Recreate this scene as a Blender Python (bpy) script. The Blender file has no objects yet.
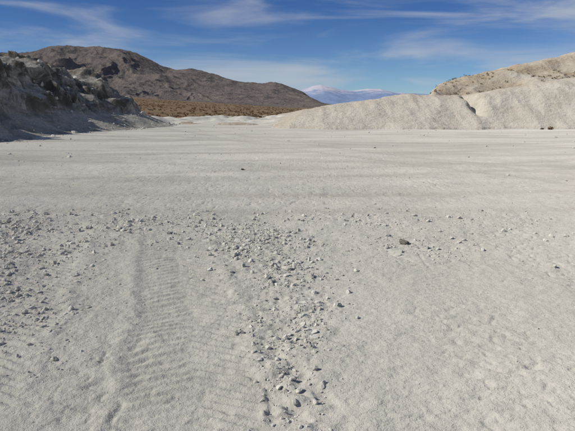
import bpy, math, numpy as np
from mathutils import Vector
rng = np.random.default_rng(7)
D = bpy.data
scene = bpy.context.scene

# ------------------------------------------------------------------ noise
TAB = [rng.random((256, 256)).astype(np.float32) for _ in range(8)]
def vnoise(x, y, k=0):
    T = TAB[k % 8]
    fx = np.floor(x); fy = np.floor(y)
    ix = fx.astype(np.int64) & 255; iy = fy.astype(np.int64) & 255
    tx = x - fx; ty = y - fy
    tx = tx*tx*tx*(tx*(tx*6-15)+10); ty = ty*ty*ty*(ty*(ty*6-15)+10)
    ix1 = (ix+1) & 255; iy1 = (iy+1) & 255
    a = T[iy, ix]; b = T[iy, ix1]; c = T[iy1, ix]; d = T[iy1, ix1]
    return (a+(b-a)*tx)*(1-ty) + (c+(d-c)*tx)*ty
def fbm(x, y, o=4, k=0, g=0.5):
    s = 0; a = 1; t = 0
    ca, sa = math.cos(0.6), math.sin(0.6)
    for i in range(o):
        s = s + a*(vnoise(x+17.3*i+k*5.1, y-9.7*i+k*3.3, k+i)*2-1); t += a
        x, y = (x*ca-y*sa)*2.03, (x*sa+y*ca)*2.03
        a *= g
    return s/t
def ridged(x, y, o=4, k=0, g=0.5):
    s = 0; a = 1; t = 0
    ca, sa = math.cos(0.4), math.sin(0.4)
    for i in range(o):
        n = 1-np.abs(vnoise(x+11.3*i+k*7.7, y+5.1*i, k+i)*2-1)
        s = s + a*n*n; t += a
        x, y = (x*ca-y*sa)*2.1, (x*sa+y*ca)*2.1
        a *= g
    return s/t
def sst(a, b, x):
    t = np.clip((x-a)/(b-a), 0, 1); return t*t*(3-2*t)
def smin(a, b, k):
    h = np.clip(0.5+0.5*(b-a)/k, 0, 1)
    return b+(a-b)*h-k*h*(1-h)

# ------------------------------------------------------------------ ground height
TRK = [  # wheel tracks: (y, x centre), half width, depth
    (([0, 2.6, 3.66, 4.6, 6.83, 10, 16], [-.1, -.45, -.66, -.86, -1.40, -2.2, -3.8]), .42, 1.0),
    (([0, 2.6, 3.66, 4.6, 6.83, 10, 16], [-1.5, -1.9, -2.12, -2.33, -2.9, -3.7, -5.3]), .42, .9),
    (([0, 2.6, 4.0, 5.5, 8, 12, 20], [.1, .75, 1.15, 1.6, 2.4, 3.7, 6.5]), .30, .30),
    (([0, 2.6, 4.0, 5.5, 8, 12, 20], [1.6, 2.1, 2.5, 3.0, 3.8, 5.1, 8]), .30, .35),
]
RUTS = [([-30, -12, 0, 12, 30], [15, 10.6, 9.6, 11.2, 17], .7), ([-30, -10, 3, 14, 34], [10, 12.2, 15, 19, 33], .8),
        ([-25, -8, 2, 16, 30], [27, 19, 16.5, 14, 12.5], .7), ([-30, -10, 0, 20, 40], [20, 21, 23, 29, 40], .9),
        ([-20, -8, 4, 20, 40], [44, 33, 27, 23, 21], .9), ([-20, -5, 10, 25, 40], [31, 30, 33, 35, 34], .8),
        ([-14, -6, 2, 7, 30], [60, 40, 22, 12.5, 4], .7)]
def sub(fn, mask, *a):
    o = np.zeros(a[0].shape); m = np.asarray(mask)
    if m.any(): o[m] = fn(*[q[m] for q in a])
    return o
def ruts_(x, y):
    o = 0*x
    for i, (px, py, a) in enumerate(RUTS):
        c = np.poly1d(np.polyfit(px, py, 3)); dc = c.deriv()
        yy = c(x); sl = np.sqrt(1+dc(x)**2)
        w = .15*fbm(x/2, x*0+i*3.7, 2, i)
        inr = np.where((x > px[0]) & (x < px[-1]), 1, 0)
        m = (.25+.75*vnoise(x/3+i*9, y/3, i))*a*inr
        for off in (-.9, .9):
            d = (y-yy)/sl+off+w
            o = np.maximum(o, np.exp(-(d/.28)**2)*m)
    return o*(1-sst(44, 54, y))
def ruts(x, y):
    return sub(ruts_, (np.abs(x) < 42) & (y > 4) & (y < 54), x, y)
def rubble_mask_(x, y):
    cx = np.interp(y, [2.2, 3.5, 4.8, 6.8, 8.5], [.0, .02, .02, -.28, -.7])
    w = np.interp(y, [2.2, 3.5, 4.8, 6.8, 8.5], [.18, .24, .42, .70, .75])
    m = np.exp(-((x-cx)/w)**2*1.3)*sst(1.2, 2.4, y)*(1-sst(7.0, 8.8, y))
    cx2 = np.interp(y, [2, 4, 6.3, 8], [-2.0, -2.4, -3.1, -4.0])
    m2 = np.exp(-((x-cx2)/.65)**2)*sst(2.8, 4.2, y)*(1-sst(7.6, 9.5, y))
    m3 = np.exp(-(((x-1.6)/.6)**2+((y-6.6)/.55)**2))*.6
    m4 = np.exp(-(((x+1.9)/1.5)**2+((y-7.6)/.9)**2))*.6
    m5 = np.exp(-(((x-.6)/3.2)**2+((y-8.0)/.9)**2))*.28
    return np.clip(np.maximum.reduce([m, m2, m3, m4, m5]), 0, 1)
def rubble_mask(x, y):
    return sub(rubble_mask_, (np.abs(x) < 12) & (y > 0) & (y < 12), x, y)
def plain(x, y):
    az = x/np.maximum(y, 1)
    return np.maximum(y-115, 0)*(0.003+0.068*np.clip(-az-.0, 0, .6))
def fine_(x, y):
    r = np.sqrt(x*x+y*y); z = 0*x
    nf = 1-sst(14, 30, r)
    rb = rubble_mask(x, y)
    TR = 0*x
    soft = sst(0.1, .6, fbm(x/.8, y/1.0, 2, 0)*.7+.5)*.8+.2
    wob = fbm(x/.2, y/.2, 2, 3); edge = .012*fbm(y/.08, x/.1, 2, 4)
    fdn = .45+.55*vnoise(x/1.2, y/.9, 5); cr = vnoise(x/.07, y/.07, 4)+.3*vnoise(x/.3, y/.3, 2); ln = .35+.9*vnoise(x/.10, y/.10, 6)
    for (ys, xs), hw, dep in TRK:
        cx = np.interp(y, ys, xs)
        dx = x-cx+.05*fbm(y/.6, x*0+hw*9, 2, 1)+edge
        q = np.abs(dx)/hw
        ins = 1-sst(.80, 1.08, q)
        fd = (1-sst(6, 10.5, y))*fdn
        z = z-.014*dep*ins*fd+.012*dep*np.exp(-((q-1.12)/.16)**2)*fd*cr
        ph = (y+np.abs(dx)*.45+.020*wob)/.10
        lug = sst(-.5, .6, np.sin(ph*2*math.pi))
        z = z+.015*dep*lug*ins*soft*(1-sst(6.5, 11, r))*ln
        TR = np.maximum(TR, ins*fd*dep)
    ro = 1-.5*np.clip(TR, 0, 1)
    z = z+.026*fbm(x/.9, y/.7, 3, 5)*nf
    z = z+(.009+.014*rb)*fbm(x/.17, y/.17, 3, 6)*nf*ro
    z = z+(.004+.010*rb)*fbm(x/.045, y/.045, 3, 7)*nf*ro
    pit = sst(-.05, .3, fbm(x/.8+4, y/.8, 2, 2))
    z = z-.020*pit*nf*np.clip(ridged(x/.14, y/.11, 2, 3)-.45, 0, 1)*1.6*ro
    hol = sst(.15, .5, fbm(x/.13+9, y/.18, 2, 5))
    return z-.024*hol*np.exp(-((x-.0)/.32)**2)*(1-sst(3.6, 4.6, y))
def mids_(x, y):
    z = 0.06*sst(6, 20, np.sqrt(x*x+y*y))*fbm(x/5, y/4, 3, 1)*(1-sst(55, 80, y))
    z = z+sst(5, 11, y)*(1-sst(48, 60, y))*(.034*ridged(x/5+.22*y, y/1.7, 3, 2)-.017)
    z = z+sst(8, 14, y)*(1-sst(38, 50, y))*.04*np.clip(ridged(x/7-.15*y, y/3.2, 3, 6)-.5, 0, 1)
    m = sst(58, 68, y)*(1-sst(96, 112, y))
    return z+m*(1.0*np.clip(fbm(x/5, y/9, 4, 3)+.05, 0, 1)+.05)
def ground(x, y, fine=True):
    x = np.asarray(x, float); y = np.asarray(y, float)
    r = np.sqrt(x*x+y*y)
    z = plain(x, y)+sub(mids_, (y < 115) & (np.abs(x) < 300), x, y)
    z = z+sub(lambda x, y: sst(100, 160, y)*(.35*fbm(x/25, y/25, 4, 4))*np.clip(y/300, .4, 3), (y > 100) & (y < 9000), x, y)
    if fine:
        z = z-.025*ruts(x, y)+sub(fine_, r < 30, x, y)
    return z

def attr(me, name, vals):
    a = me.attributes.new(name, 'FLOAT', 'POINT')
    a.data.foreach_set('value', np.ascontiguousarray(vals, dtype=np.float32).ravel())
def mesh_from(name, V, F, mat, smooth=True):
    me = D.meshes.new(name)
    n = len(V); m = len(F); k = F.shape[1]
    me.vertices.add(n); me.vertices.foreach_set('co', np.ascontiguousarray(V, dtype=np.float32).ravel())
    me.loops.add(m*k); me.loops.foreach_set('vertex_index', np.ascontiguousarray(F, dtype=np.int32).ravel())
    me.polygons.add(m); me.polygons.foreach_set('loop_start', np.arange(0, m*k, k, dtype=np.int32))
    me.polygons.foreach_set('use_smooth', np.full(m, smooth, dtype=bool))
    me.update(calc_edges=True)
    me.materials.append(mat)
    ob = D.objects.new(name, me); scene.collection.objects.link(ob)
    return ob
def grid(name, X, Y, Z, mat, smooth=True):
    r, c = X.shape
    V = np.stack([X, Y, Z], -1).reshape(-1, 3)
    i = np.arange(r*c).reshape(r, c)
    F = np.stack([i[:-1, :-1], i[:-1, 1:], i[1:, 1:], i[1:, :-1]], -1).reshape(-1, 4)
    return mesh_from(name, V, F, mat, smooth)

# ------------------------------------------------------------------ materials
class NT:
    def __init__(s, name):
        s.m = D.materials.new(name); s.m.use_nodes = True
        s.t = s.m.node_tree; s.t.nodes.clear()
        s.out = s.n('ShaderNodeOutputMaterial'); s.b = s.n('ShaderNodeBsdfDiffuse')
        s.b.inputs['Roughness'].default_value = .6
        s.l(s.b.outputs[0], s.out.inputs[0])
        s.pos = s.n('ShaderNodeNewGeometry').outputs['Position']
    def n(s, t, **k):
        x = s.t.nodes.new(t)
        for a, b in k.items(): setattr(x, a, b)
        return x
    def l(s, a, b): s.t.links.new(a, b)
    def map(s, sc, rot=0):
        x = s.n('ShaderNodeMapping'); s.l(s.pos, x.inputs[0]); x.inputs['Scale'].default_value = sc
        x.inputs['Rotation'].default_value = (0, 0, rot); return x.outputs[0]
    def noise(s, scale, det=4, rough=.55, vec=None, dist=0):
        x = s.n('ShaderNodeTexNoise'); s.l(vec or s.pos, x.inputs['Vector'])
        x.inputs['Scale'].default_value = scale; x.inputs['Detail'].default_value = det
        x.inputs['Roughness'].default_value = rough; x.inputs['Distortion'].default_value = dist
        return x.outputs[0]
    def ramp(s, f, a, b, lo=0., hi=1.):
        x = s.n('ShaderNodeMapRange'); s.l(f, x.inputs[0])
        x.inputs[1].default_value = a; x.inputs[2].default_value = b
        x.inputs[3].default_value = lo; x.inputs[4].default_value = hi; return x.outputs[0]
    def mix(s, f, a, b, mode='MIX'):
        x = s.n('ShaderNodeMix', data_type='RGBA', blend_type=mode)
        for v, i in ((f, 0), (a, 6), (b, 7)):
            if isinstance(v, (int, float)): x.inputs[i].default_value = v
            elif isinstance(v, tuple): x.inputs[i].default_value = (*v, 1)
            else: s.l(v, x.inputs[i])
        return x.outputs[2]
    def math(s, op, a, b=0.):
        x = s.n('ShaderNodeMath', operation=op)
        for v, i in ((a, 0), (b, 1)):
            if isinstance(v, (int, float)): x.inputs[i].default_value = v
            else: s.l(v, x.inputs[i])
        return x.outputs[0]
    def attr(s, name):
        x = s.n('ShaderNodeAttribute', attribute_name=name); return x.outputs['Fac']
    def bump(s, h, dist, strength=1., prev=None):
        x = s.n('ShaderNodeBump'); s.l(h, x.inputs['Height'])
        x.inputs['Distance'].default_value = dist
        x.inputs['Strength'].default_value = strength
        if prev: s.l(prev, x.inputs['Normal'])
        return x.outputs[0]
    def done(s, col, nrm=None):
        s.l(col, s.b.inputs['Color'])
        if nrm: s.l(nrm, s.b.inputs['Normal'])
        return s.m

def mat_ground():
    s = NT('pale_silt_ground')
    c = s.mix(s.ramp(s.noise(.35, 3), .35, .65), (.485, .47, .41), (.57, .55, .485))
    st = s.noise(1., 4, .6, s.map((.20, .60, 1), .16), 1.4)
    c = s.mix(s.math('MULTIPLY', s.attr('mid'), s.ramp(st, .48, .70, 0, .5)), c, (.41, .38, .315))
    st2 = s.noise(1., 4, .65, s.map((.08, .30, 1), -.15), 1.0)
    c = s.mix(s.math('MULTIPLY', s.attr('mid'), s.ramp(st2, .40, .60, 0, .9)), c, (.68, .65, .57))
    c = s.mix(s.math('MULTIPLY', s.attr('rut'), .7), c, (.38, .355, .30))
    c = s.mix(s.ramp(s.noise(9, 4, .7), .4, .75, 0, .4), c, (.37, .355, .31))
    c = s.mix(s.ramp(s.noise(70, 2, .7), .5, .75, 0, .4), c, (.34, .325, .285))
    c = s.mix(s.math('MULTIPLY', s.attr('rubble'), .25), c, (.44, .425, .375))
    w = s.n('ShaderNodeVectorMath', operation='ADD')
    nz = s.n('ShaderNodeTexNoise'); s.l(s.pos, nz.inputs['Vector']); nz.inputs['Scale'].default_value = 9; nz.inputs['Detail'].default_value = 2
    sc = s.n('ShaderNodeVectorMath', operation='SCALE'); s.l(nz.outputs['Color'], sc.inputs[0]); sc.inputs['Scale'].default_value = .13
    s.l(s.pos, w.inputs[0]); s.l(sc.outputs[0], w.inputs[1])
    v = s.n('ShaderNodeTexVoronoi', feature='DISTANCE_TO_EDGE'); s.l(w.outputs[0], v.inputs['Vector']); v.inputs['Scale'].default_value = 8.5
    crack = s.ramp(v.outputs['Distance'], .0, .028, 1, 0)
    cm = s.math('MULTIPLY', crack, s.math('MULTIPLY', s.attr('crack'), s.ramp(s.noise(3.2, 3), .44, .64)))
    c = s.mix(s.math('MULTIPLY', cm, .22), c, (.28, .265, .23))  # shadow inside the cracks painted as a darker tint, besides their bump
    c = s.mix(s.attr('plain'), c, s.mix(s.ramp(s.noise(.05, 5, .7, s.map((.3, .3, 1))), .35, .65), (.18, .125, .078), (.255, .185, .12)))
    b = s.bump(s.noise(150, 2, .7), .004, .9)
    b = s.bump(s.noise(30, 4, .72), .016, .8, b)
    b = s.bump(s.noise(5, 4, .65), .05, .5, b)
    b = s.bump(s.math('SUBTRACT', 1., cm), .004, .6, b)
    return s.done(c, b)
def mat_stone():
    s = NT('silt_clod')
    c = s.mix(s.attr('tone'), (.45, .435, .385), (.66, .64, .57))
    return s.done(c, s.bump(s.noise(110, 3, .7), .005, .9))
def mat_darkstone():
    s = NT('dark_rock')
    c = s.mix(s.noise(25, 3), (.13, .115, .095), (.27, .25, .21))
    return s.done(c, s.bump(s.noise(60, 3, .7), .006, .8))
def mat_bank(name, a, b, dark, brown, k=.5, cliff_shade=None):
    s = NT(name)
    c = s.mix(s.ramp(s.noise(.5, 4, .6), .35, .65), a, b)
    c = s.mix(s.ramp(s.noise(1, 4, .6, s.map((.6, .6, 1.6)), 1.), .48, .66, 0, k), c, dark)
    c = s.mix(s.ramp(s.noise(5, 4, .75), .45, .75, 0, k), c, dark)
    if cliff_shade:
        cf = s.math('MULTIPLY', s.attr('cliff_shade'), s.ramp(s.noise(.7, 5, .65, None, .8), .40, .56))
        c = s.mix(cf, c, cliff_shade)  # brownish strata tone on steep faces, darkened to paint the bank's shadow band
    top = s.mix(s.ramp(s.noise(2.5, 4, .75), .45, .6), brown, tuple(v*.55 for v in brown))
    top = s.mix(s.ramp(s.noise(.25, 3, .6), .3, .6, .0, .8), c, top)
    c = s.mix(s.attr('top'), c, top)
    n = s.bump(s.noise(14, 3, .7), .06, .8)
    n = s.bump(s.noise(2.5, 4, .65), .25, .7, n)
    return s.done(c, n)
def mat_mountain():
    s = NT('hazy_mountain_rock')
    c = s.mix(s.ramp(s.noise(.006, 4, .65), .35, .65), (.14, .108, .08), (.215, .17, .128))
    c = s.mix(s.ramp(s.noise(.03, 5, .7), .42, .68, 0, .65), c, (.085, .070, .058))
    c = s.mix(.12, c, (.28, .34, .44))  # blue distance haze mixed evenly into the rock colour
    return s.done(c, s.bump(s.noise(.03, 5, .7), 18, .8))
def mat_snow():
    s = NT('hazy_snowy_rock')
    z = s.n('ShaderNodeSeparateXYZ'); s.l(s.pos, z.inputs[0])
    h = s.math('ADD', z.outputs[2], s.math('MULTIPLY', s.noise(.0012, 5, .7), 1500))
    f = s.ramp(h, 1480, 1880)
    c = s.mix(f, (.20, .27, .41), (.49, .48, .55))  # rock and snow colours both carry painted bluish air haze
    return s.done(c, s.bump(s.noise(.0015, 4, .7), 120, .4))
def mat_shrub(name, a, b):
    s = NT(name)
    return s.done(s.mix(s.attr('tone'), a, b))
M_g = mat_ground(); M_s = mat_stone(); M_d = mat_darkstone()
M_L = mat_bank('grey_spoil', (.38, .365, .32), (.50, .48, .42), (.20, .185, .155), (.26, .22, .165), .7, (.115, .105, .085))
M_R = mat_bank('pale_spoil', (.52, .485, .405), (.61, .57, .49), (.44, .395, .32), (.40, .31, .205), .45)
M_m = mat_mountain(); M_n = mat_snow()
M_b = mat_shrub('dry_shrub_twigs', (.13, .095, .055), (.24, .17, .10))

# ------------------------------------------------------------------ ground sheet
def axis(fine_half, d0, growth, end):
    a = list(np.arange(0, fine_half, d0)); d = d0
    while a[-1] < end:
        d *= growth; a.append(a[-1]+d)
    return np.array(a)
xa = axis(3.4, .0115, 1.018, 45000)
xs = np.concatenate([-xa[::-1][:-1], xa])
ya = axis(5.0, .0115, 1.0085, 60000)+1.6
yb = -axis(.5, .08, 1.12, 400)[1:][::-1]+1.6
ys = np.concatenate([yb, ya])
X, Y = np.meshgrid(xs, ys)
Z = ground(X, Y)
print('ground', X.shape)
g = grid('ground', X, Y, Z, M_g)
attr(g.data, 'rubble', rubble_mask(X, Y))
pl = sst(88, 118, Y+14*fbm(X/12, Y/20, 3, 2))
pl = np.maximum(pl, sst(60, 90, -X)); pl = np.maximum(pl, sst(90, 140, X))
attr(g.data, 'plain', pl)
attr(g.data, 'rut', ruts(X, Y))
attr(g.data, 'mid', .25+.75*sst(6, 15, Y))
attr(g.data, 'crack', np.clip(sst(-.3, .5, X-0.15*(Y-3))*(1-sst(4.8, 6.5, Y))+.25, 0, 1)*(1-sst(8, 12, Y)))

# ------------------------------------------------------------------ left bank
x1 = np.arange(-75, -8, .14); y1 = np.arange(4, 80, .14)
X, Y = np.meshgrid(x1, y1)
xb = np.interp(Y, [0, 15, 28, 40, 55, 62, 80], [-15, -15, -14.2, -13.2, -11.7, -12.5, -20])
d = xb-X
gul = ridged(X/12, Y/3.0, 3, 2)
d = d+1.6*fbm(X/6, Y/5, 3, 1)+3.2*(gul-.45)*sst(1.5, 4.5, d)
p = np.interp(d, [-3, 0, 1.0, 3.6, 4.3, 5.6, 6.3, 8.5, 12, 60], [-.9, 0, .22, 1.35, 2.5, 3.2, 4.5, 5.5, 6.7, 9])
cap = np.interp(Y, [0, 30, 36, 38, 40, 42, 44, 48, 54, 58, 62, 68, 75], [9.0, 8.8, 8.4, 8.0, 7.3, 6.5, 5.8, 5.4, 4.8, 3.6, 1.9, 0, -1.2])
cap = cap+.4*fbm(X/4, Y/3, 4, 5)+np.clip(-X-22, 0, 20)*.04*(1-sst(44, 52, Y))
Zl = smin(p, cap, .8)
mid = sst(.8, 2.2, Zl)
Zl = Zl+mid*(1.3*(ridged(X/3.6+Y*.1, Y/1.9, 4, 3)-.45)+.14*fbm(X/.7, Y/.7, 3, 4))+.035*fbm(X/.35, Y/.35, 3, 6)
stp = Zl*.5+1.5*fbm(X/3.5, Y/3.5, 3, 7); fr = stp-np.floor(stp)
Zl = Zl+mid*.7*(sst(.3, .6, fr)-fr)
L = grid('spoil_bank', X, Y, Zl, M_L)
attr(L.data, 'top', sst(-1.4, .2, Zl-cap)*.8)
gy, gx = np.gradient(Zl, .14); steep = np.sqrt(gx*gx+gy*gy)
attr(L.data, 'cliff_shade', sst(.55, 1.3, steep)*mid)

# ------------------------------------------------------------------ right bank
x2 = np.arange(-12, 130, .18); y2 = np.concatenate([np.arange(38, 75, .15), np.arange(75, 150, .4)])
X, Y = np.meshgrid(x2, y2)
xe = X*52/np.maximum(Y, 52)
base = np.interp(X, [-5, 0, 3, 12, 15.4, 16.6, 30, 50, 80, 130], [50, 47, 45.6, 45.0, 44.8, 45.8, 45.2, 41, 36, 34])
cap = np.interp(xe, [-5, -2, 0, 1.4, 3.9, 7.6, 9.2, 10.4, 12.5, 15.3, 16.3, 18, 22, 27, 40, 80], [-1, -.2, .6, 1.4, 2.0, 2.5, 2.8, 3.0, 2.95, 2.8, 2.9, 3.2, 3.9, 4.9, 6.6, 8.5])
rill = ridged(X/2.2, Y/11, 3, 2)
dd = Y-base+1.5*fbm(X/6, Y/6, 3, 4)+.65*(rill-.45)
slope = np.interp(X, [0, 14, 17, 40], [.37, .37, .44, .46])
slope = slope*(1+.12*fbm(X/5, X*0, 2, 3))
p = np.where(dd > 0, dd*slope, dd*.15)
Zr = smin(p, cap+.12*fbm(X/3, Y/3, 3, 5), .8)
Zr = Zr-1.1*np.exp(-((X-16.0-.06*(Y-46)+.7*fbm(Y/2, X*0, 2, 2))/.5)**2)*sst(.8, 2.2, Zr)*(1-sst(54, 60, Y))
azr = X/Y
cap2 = np.interp(azr, [.20, .235, .262, .30, .345, .40, .44, .50, .62, .9], [0, 2.2, 4.6, 5.6, 6.6, 7.3, 8.2, 9.8, 12, 15])
p2 = (Y-57)*.34+2.2*fbm(X/9, Y/9, 3, 6)+.8
hill = smin(p2, cap2+.3*fbm(X/4, Y/4, 3, 3), 1.2)
hill = hill+sst(2, 4, hill)*.5*(ridged(X/5, Y/4, 3, 1)-.4)
top = sst(-.2, .5, hill-Zr)*sst(54, 60, Y)
Zr = np.maximum(Zr, hill*sst(52, 60, Y))
Zr = Zr+sst(.3, 1.2, Zr)*(.07*fbm(X/.8, Y/1.6, 3, 6)+.09*(ridged(X/.8, Y/5, 2, 5)-.5))+.02*fbm(X/.3, Y/.3, 2, 7)
Zr = Zr-.5*(1-sst(-.15, .12, Zr))
R = grid('spoil_bank', X, Y, Zr, M_R)
attr(R.data, 'top', np.maximum(top, .35*sst(-.7, .1, Zr-cap)))

# ------------------------------------------------------------------ mountains
sp, cp = .1857, .9826
def ele(v):
    t = (v-215.5)/564; return (-t*cp-sp)/(cp-t*sp)
def azi(u, v):
    t = (v-215.5)/564; return (u-287.5)/564/(cp-t*sp)
def mountain(name, pts, yc, yf, yback, amp, wav, mat, n, seed, xpad, rough=.05):
    a = np.array([azi(u, v) for u, v in pts])*yc
    h = np.array([ele(v) for u, v in pts])*yc+1.6
    x = np.linspace(a[0]-xpad, a[-1]+xpad*.2, n); y = np.linspace(yf, yback, n//2)
    X, Y = np.meshgrid(x, y)
    H = np.interp(X, a, h)
    s = (Y-yf)/(yc-yf)
    s = s+.10*fbm(X/wav*.6, Y/wav*.6, 3, seed)
    prof = np.where(s < 1, np.clip(s, 0, 1)**1.1, 1-(s-1)*.8)
    wx = X+wav*.35*fbm(X/wav*1.3, Y/wav*1.3, 3, seed+2)
    rd = ridged(wx/wav+.35*Y/wav, Y/wav*.5, 6, seed, .55)
    env = np.clip(s, 0, 1)**.5*np.clip(1.12-s, .06, 1)
    b = plain(X, Y)
    Zm = b*(1-np.clip(s, 0, 1))+H*prof+amp*(rd-.45)*env*np.clip(H/h.max(), .08, 1)*2.6
    Zm = Zm+amp*rough*fbm(X/wav*6, Y/wav*6, 4, seed+1)*np.clip(s, 0, 1)
    Zm = np.where(s <= 0, b-20, Zm)
    return grid(name, X, Y, Zm, mat)
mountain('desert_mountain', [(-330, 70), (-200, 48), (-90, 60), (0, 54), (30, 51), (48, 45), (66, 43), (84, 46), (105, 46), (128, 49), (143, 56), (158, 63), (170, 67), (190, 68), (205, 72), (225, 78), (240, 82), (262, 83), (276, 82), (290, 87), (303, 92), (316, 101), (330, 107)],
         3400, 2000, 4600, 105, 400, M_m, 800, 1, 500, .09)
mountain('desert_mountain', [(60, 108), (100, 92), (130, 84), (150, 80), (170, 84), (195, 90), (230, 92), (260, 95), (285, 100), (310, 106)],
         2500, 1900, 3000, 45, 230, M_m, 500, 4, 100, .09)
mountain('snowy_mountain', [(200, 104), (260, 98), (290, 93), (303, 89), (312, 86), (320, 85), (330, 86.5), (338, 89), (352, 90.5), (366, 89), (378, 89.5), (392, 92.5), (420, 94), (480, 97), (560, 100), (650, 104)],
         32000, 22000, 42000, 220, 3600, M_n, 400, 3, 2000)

# ------------------------------------------------------------------ stones
import bmesh
def ico(sub):
    bm = bmesh.new(); bmesh.ops.create_icosphere(bm, subdivisions=sub, radius=1)
    v = np.array([p.co[:] for p in bm.verts]); f = np.array([[q.index for q in p.verts] for p in bm.faces]); bm.free()
    return v, f
V0, F0 = ico(2); V1, F1 = ico(3)
def template(V, cuts=8, rough=.12):
    v = V.copy()
    for _ in range(cuts):
        n = rng.normal(size=3); n /= np.linalg.norm(n); dd = rng.uniform(.40, .82)
        k = np.maximum(v@n-dd, 0); v -= k[:, None]*n
    v *= 1+rng.normal(scale=rough*.5, size=(len(v), 1))
    v += rng.normal(scale=.03, size=v.shape)
    return v*1.12
def scatter(name, P, R, mat, V=V0, F=F0, nt=40, sink=.25, flat=.8):
    T = np.array([template(V) for _ in range(nt)])
    n = len(R); P = np.asarray(P); R = np.asarray(R)
    q = rng.normal(size=(n, 4)); q /= np.linalg.norm(q, axis=1)[:, None]; a, b, c, d = q.T
    Rm = np.array([[1-2*(c*c+d*d), 2*(b*c-a*d), 2*(b*d+a*c)], [2*(b*c+a*d), 1-2*(b*b+d*d), 2*(c*d-a*b)], [2*(b*d-a*c), 2*(c*d+a*b), 1-2*(b*b+c*c)]]).transpose(2, 0, 1)
    s = R[:, None]*np.stack([np.ones(n), rng.uniform(.6, 1, n), rng.uniform(.6, .95, n)], 1)
    v = T[rng.integers(nt, size=n)]*s[:, None]
    v = np.einsum('nvk,njk->nvj', v, Rm); v[..., 2] *= flat
    v += P[:, None]; v[..., 2] += (R*flat*(1-sink*2)*.55)[:, None]
    nv = V.shape[0]
    FF = (F[None]+(np.arange(n)*nv)[:, None, None]).reshape(-1, 3)
    o = mesh_from(name, v.reshape(-1, 3), FF, mat, False)
    attr(o.data, 'tone', np.repeat(rng.random(n), nv)); return o

def sample(n, x0, x1, y0, y1, dens):
    x = rng.uniform(x0, x1, n); y = rng.uniform(y0, y1, n)
    k = rng.random(n) < dens(x, y)
    return x[k], y[k]
def gpos(x, y): return np.stack([x, y, ground(x, y)], 1)
cl = lambda x, y: sst(-.35, .40, fbm(x/.35, y/.35, 3, 2))
x, y = sample(130000, -5, 4, 2, 9.8, lambda x, y: rubble_mask(x, y)**1.15*(.2+.8*cl(x, y))*.95)
R_ = np.minimum(np.clip(.0054*(1-rng.random(len(x)))**-.50, .004, .040), .010+.0045*y)
scatter('rubble', gpos(x, y), R_, M_s)
print('rubble', len(x))
x, y = sample(19000, -9, 9, 2, 14, lambda x, y: .05+.25*cl(x/2, y/2)**2)
R_ = np.clip(.004*(1-rng.random(len(x)))**-.40, .003, .022)
scatter('gravel', gpos(x, y), R_, M_s)
x, y = sample(6000, -25, 30, 12, 60, lambda x, y: .1+.6*cl(x/9, y/3)**2)
R_ = np.clip(.012*(1-rng.random(len(x)))**-.42, .01, .08)
scatter('gravel', gpos(x, y), R_, M_s)
for (px, py, r, m) in [(1.40, 6.62, .07, M_d), (1.62, 6.35, .035, M_s), (2.05, 6.9, .03, M_s), (-.58, 6.0, .045, M_s), (-.45, 5.6, .035, M_s), (-.2, 5.25, .04, M_s),
                    (2.75, 5.6, .03, M_s), (-2.9, 5.6, .04, M_s), (-.62, 6.8, .04, M_s), (0.25, 6.6, .035, M_s)]:
    scatter('rock', gpos(np.array([px]), np.array([py])), [r], m, V1, F1, 1, flat=.85)
def bil(xs_, ys_, Zg, x, y):
    i = np.clip(((y-ys_[0])/(ys_[1]-ys_[0])).astype(int), 0, len(ys_)-2); j = np.clip(((x-xs_[0])/(xs_[1]-xs_[0])).astype(int), 0, len(xs_)-2)
    return Zg[i, j]
x = rng.uniform(-24, -11, 1500); y = rng.uniform(20, 64, 1500)
z = np.maximum(bil(x1, y1, Zl, x, y), ground(x, y, False)); k = (bil(x1, y1, Zl, x, y) > -.25)
x, y, z = x[k], y[k], z[k]
scatter('fallen_rocks', np.stack([x, y, z], 1), np.clip(.03*(1-rng.random(len(x)))**-.45, .03, .25), M_s)

# ------------------------------------------------------------------ scrub
def shrubs(name, P, S, per=36):
    P = np.asarray(P); S = np.asarray(S); m = len(S); n = per
    u = rng.random((m, n))*2*math.pi; ph = rng.random((m, n))**.6; r = .35+.65*rng.random((m, n))
    q = np.sqrt(1-(ph*.95)**2)*r
    c = np.stack([np.cos(u)*q, np.sin(u)*q, ph*.8*r], -1)*S[:, None, None]
    e = rng.normal(size=(m, n, 3, 3))*S[:, None, None, None]*.16
    e[:, :, 0] *= 1.8
    V = (c[:, :, None]+e+P[:, None, None]).reshape(-1, 3)
    o = mesh_from(name, V, np.arange(len(V)).reshape(-1, 3), M_b, False)
    attr(o.data, 'tone', np.repeat(rng.random(m), n*3)); return o
n = 6000
y = 96+(rng.random(n)**1.4)*1000; x = y*rng.uniform(-.62, .35, n)
k = fbm(x/30, y/30, 2, 3) > -.35
x, y = x[k], y[k]
shrubs('desert_scrub', gpos(x, y), rng.uniform(.2, .55, len(x))*(1+y/900), 24)
for (px, py, s) in [(20.5, 44.4, .24), (19.9, 44.6, .15), (-1.2, 15.0, .05)]:
    zz = ground(np.array([px]), np.array([py]))[0]
    shrubs('dry_shrub', [(px, py, zz)], [s], 160)
x = rng.uniform(15, 60, 500); y = rng.uniform(62, 74, 500)
z = bil(x2, y2[:240], Zr, x, y)
shrubs('desert_scrub', np.stack([x, y, z], 1), rng.uniform(.1, .3, 500), 22)

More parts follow.
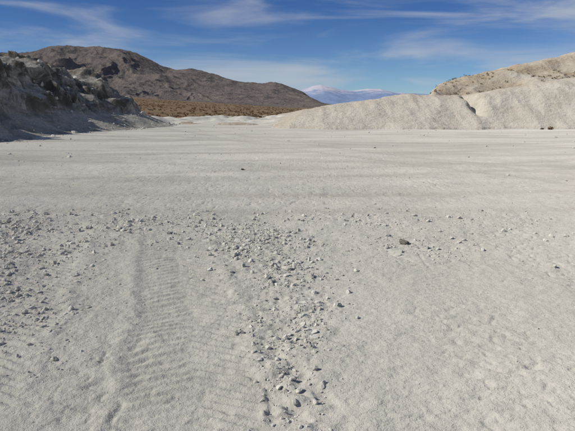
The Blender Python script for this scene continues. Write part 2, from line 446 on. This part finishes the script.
# ------------------------------------------------------------------ light & sky
az_s, el_s = math.radians(-106), math.radians(37)
S = Vector((math.sin(az_s)*math.cos(el_s), math.cos(az_s)*math.cos(el_s), math.sin(el_s)))
sl = D.lights.new('sun', 'SUN'); sl.energy = 4.5; sl.angle = math.radians(.53); sl.color = (1, .95, .87)
so = D.objects.new('sun', sl); so.rotation_euler = S.to_track_quat('Z', 'Y').to_euler(); scene.collection.objects.link(so)
w = D.worlds.new('World'); scene.world = w; w.use_nodes = True
nt = w.node_tree; nt.nodes.clear()
def N(t, **k):
    x = nt.nodes.new(t)
    for a, b in k.items(): setattr(x, a, b)
    return x
def LK(a, b): nt.links.new(a, b)
sky = N('ShaderNodeTexSky', sky_type='NISHITA'); sky.sun_disc = False
sky.sun_elevation = el_s; sky.sun_rotation = az_s; sky.altitude = 2200; sky.air_density = 1.0; sky.dust_density = .2; sky.ozone_density = 2.0
bg = N('ShaderNodeBackground'); bg.inputs[1].default_value = .08
out = N('ShaderNodeOutputWorld'); LK(bg.outputs[0], out.inputs[0])
tc = N('ShaderNodeTexCoord'); sep = N('ShaderNodeSeparateXYZ'); LK(tc.outputs['Generated'], sep.inputs[0])
def MR(f, a, b, lo=0., hi=1., sm=True):
    x = N('ShaderNodeMapRange'); x.interpolation_type = 'SMOOTHSTEP' if sm else 'LINEAR'
    LK(f, x.inputs[0])
    for i, v in enumerate((a, b, lo, hi)): x.inputs[i+1].default_value = v
    return x.outputs[0]
def MX(f, a, b, mode='MIX'):
    x = N('ShaderNodeMix', data_type='RGBA', blend_type=mode)
    for v, i in ((f, 0), (a, 6), (b, 7)):
        if isinstance(v, (int, float)): x.inputs[i].default_value = v
        elif isinstance(v, tuple): x.inputs[i].default_value = (*v, 1)
        else: LK(v, x.inputs[i])
    return x.outputs[2]
z = sep.outputs[2]
col = MX(MR(z, 0, .18), (.62, .80, 1.02), (.31, .51, .86))
col = MX(1., sky.outputs[0], col, 'MULTIPLY')
mp = N('ShaderNodeMapping'); LK(tc.outputs['Generated'], mp.inputs[0]); mp.inputs['Scale'].default_value = (2.3, 2.3, 15); mp.inputs['Rotation'].default_value = (0, math.radians(5), 0)
mp.inputs['Location'].default_value = (.15, 0, .3)
nz = N('ShaderNodeTexNoise'); LK(mp.outputs[0], nz.inputs[0]); nz.inputs['Scale'].default_value = 1.3; nz.inputs['Detail'].default_value = 6; nz.inputs['Roughness'].default_value = .52; nz.inputs['Distortion'].default_value = .5
cl_ = MR(nz.outputs[0], .43, .73, 0, .72)
col = MX(cl_, col, (6.0, 6.4, 7.0))
LK(col, bg.inputs[0])

# ------------------------------------------------------------------ camera
cd = D.cameras.new('camera'); cd.sensor_width = 36; cd.lens = 36*564/575; cd.clip_start = .05; cd.clip_end = 200000
co = D.objects.new('camera', cd); co.location = (0, 0, 1.6); co.rotation_euler = (math.radians(90-10.7), 0, 0)
scene.collection.objects.link(co); scene.camera = co
scene.view_settings.view_transform = 'Standard'; scene.view_settings.look = 'None'; scene.view_settings.exposure = 0
